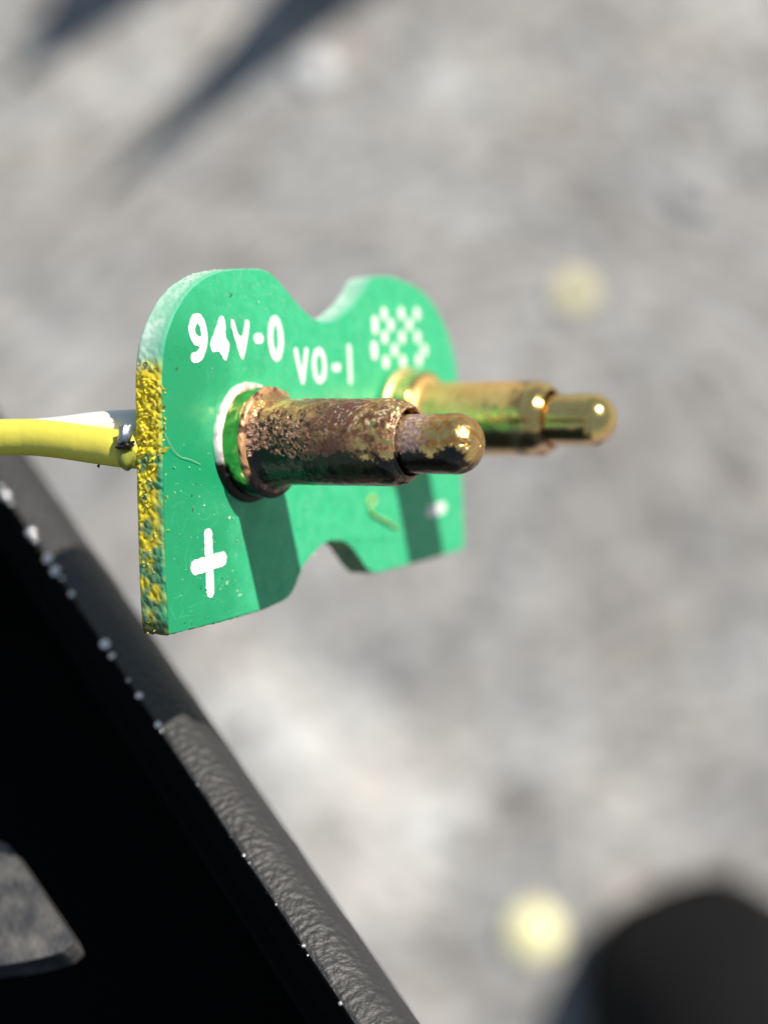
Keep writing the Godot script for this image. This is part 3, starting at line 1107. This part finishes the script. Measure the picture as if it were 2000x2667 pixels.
	for k in 130:                            # and tiny specks for the smaller glints between them
		var x := -10.5 + 20.5 * pow(rng.randf(), 2.2)
		var y := 0.0 - 0.1 * rng.randfn()
		shard(glint_beads, Vector3(x, y, -0.03 - 0.75 * maxf(y, 0.0) - 3.0 * maxf(-0.08 - y, 0.0)), 0.012 + 0.05 * pow(rng.randf(), 3.0), Color.WHITE)
	part("grit_and_glints", glint_beads, plain(Color(0.95, 0.95, 0.97), 0.16, 0.85), o, true)


func block(parent: Node3D, called: String, lo: Vector3, hi: Vector3, round_by: float, m: Material) -> void:
	# a box with chamfered edges
	var s := Shape.new()
	var c := (lo + hi) * 0.5
	var h := (hi - lo) * 0.5
	for axis in 3:
		for side in [-1.0, 1.0]:
			var u := (axis + 1) % 3
			var w := (axis + 2) % 3
			var corner := []
			for q in [[-1, -1], [1, -1], [1, 1], [-1, 1]]:
				var p := Vector3.ZERO
				p[axis] = side * h[axis]
				p[u] = q[0] * (h[u] - round_by)
				p[w] = q[1] * (h[w] - round_by)
				corner.append(c + p)
			face4(s, corner, c)
	for axis in 3:
		var u := (axis + 1) % 3
		var w := (axis + 2) % 3
		for q in [[-1, -1], [1, -1], [1, 1], [-1, 1]]:
			var corner := []
			for k in [[-1, 0], [1, 0], [1, 1], [-1, 1]]:
				var p := Vector3.ZERO
				p[axis] = k[0] * (h[axis] - round_by)
				p[u] = q[0] * (h[u] - round_by * k[1])
				p[w] = q[1] * (h[w] - round_by * (1 - k[1]))
				corner.append(c + p)
			face4(s, corner, c)
	for x in [-1, 1]:
		for y in [-1, 1]:
			for z in [-1, 1]:
				var d := Vector3(x, y, z)
				var p := []
				for axis in 3:
					var k := Vector3.ONE * round_by
					k[axis] = 0
					p.append(c + d * (h - k))
				if (p[1] - p[0]).cross(p[2] - p[0]).dot(p[0] - c) > 0:
					s.lone_tri(p[0], p[1], p[2])
				else:
					s.lone_tri(p[0], p[2], p[1])
	part(called, s, m, parent)


func face4(s: Shape, p: Array, c: Vector3) -> void:
	var a: Vector3 = p[0]
	var k: bool = (p[1] - a).cross(p[2] - a).dot((a + p[2]) * 0.5 - c) > 0
	if k:
		s.quad(s.pt(p[0]), s.pt(p[1]), s.pt(p[2]), s.pt(p[3]))
	else:
		s.quad(s.pt(p[0]), s.pt(p[3]), s.pt(p[2]), s.pt(p[1]))


# ---------------------------------------------------------------- the wires

func mmp(x: float, y: float, z: float) -> Vector3:     # a point z millimetres ahead of the eye
	return Vector3((x - 1000.0) / 4200.0 * z, (y - 1333.5) / 4200.0 * z, z)


func build_wires() -> void:
	var yellow := plain(Color(0.72, 0.66, 0.09), 0.36)
	bumpy(yellow, noise_of(91, 0.012, 3), 0.0016, 300.0)
	var white := plain(Color(0.85, 0.85, 0.86), 0.3)
	wire("yellow insulated wire running in to the short side of the board", yellow, [mmp(-1600, 1300, 42.0), mmp(-500, 1150, 38.6), mmp(0, 1139, 37.4), mmp(120, 1142, 37.05), mmp(240, 1158, 36.6), mmp(318, 1169, 36.3), mmp(356, 1172, 36.4), mmp(395, 1168, 36.75)], 0.425)
	wire("white insulated wire passing behind the yellow one", white, [mmp(-1600, 1340, 44.0), mmp(-500, 1150, 40.0), mmp(0, 1139, 38.5), mmp(130, 1134, 37.9), mmp(250, 1120, 37.35), mmp(345, 1114, 37.0), mmp(420, 1112, 37.3), mmp(560, 1112, 38.4)], 0.42)



func wire(label: String, m: Material, path: Array, radius: float) -> void:
	var origin := to_world(path[path.size() - 1])
	var o := thing("wire", origin)
	tag(o, label, "wire")
	var local := []
	for p in path:
		local.append((to_world(p) - origin) / MM)
	var s := Shape.new()
	tube(s, local, radius, 28, 0.12, 0.05)
	part("insulation", s, m, o)
	if label.begins_with("yellow"):
		# torn solder with a scorched underside, and specks of dirt on the insulation
		lump_part(o, "solder_lump", origin, mmp(328, 1130, 35.75), Vector3(0.16, 0.25, 0.19), 0.32, 77, 0.6, plain(Color(0.34, 0.39, 0.46), 0.38, 0.85))
		lump_part(o, "scorched_solder", origin, mmp(332, 1160, 35.8), Vector3(0.2, 0.09, 0.26), -0.2, 78, 0.8, plain(Color(0.012, 0.012, 0.012), 0.35))
		lump_part(o, "flux_residue", origin, mmp(332, 1188, 36.05), Vector3(0.24, 0.3, 0.36), 0.1, 79, 0.4, plain(Color(0.30, 0.32, 0.05), 0.2))
		var dirt := Shape.new()
		for d in [[258, 1213, 36.45, 0.1, 0.01], [260, 1201, 36.2, 0.055, 0.85], [300, 1184, 35.95, 0.045, 0.8], [310, 1204, 36.0, 0.04, 0.6], [70, 1163, 36.9, 0.05, 0.06], [84, 1164, 36.9, 0.055, 0.05], [125, 1131, 36.65, 0.035, 0.3], [194, 1133, 36.4, 0.04, 0.3], [78, 1140, 36.8, 0.035, 0.3], [20, 1125, 37.0, 0.03, 0.35]]:
			shard(dirt, (to_world(mmp(d[0], d[1], d[2])) - origin) / MM, d[3], Color(d[4], d[4], d[4] * 0.8))
		var dm := plain(Color.WHITE, 0.6)
		dm.vertex_color_use_as_albedo = true
		part("dirt_specks", dirt, dm, o, true)


func lump_part(o: Node3D, called: String, origin: Vector3, at: Vector3, size: Vector3, lean: float, seed_: int, unevenness: float, m: Material) -> void:
	var s := pebble(seed_, unevenness)
	var turn := Basis(Vector3(0, 0, 1), lean)
	for k in s.v.size():
		s.v[k] = (to_world(at + turn * (s.v[k] * size)) - origin) / MM
	part(called, s, m, o)
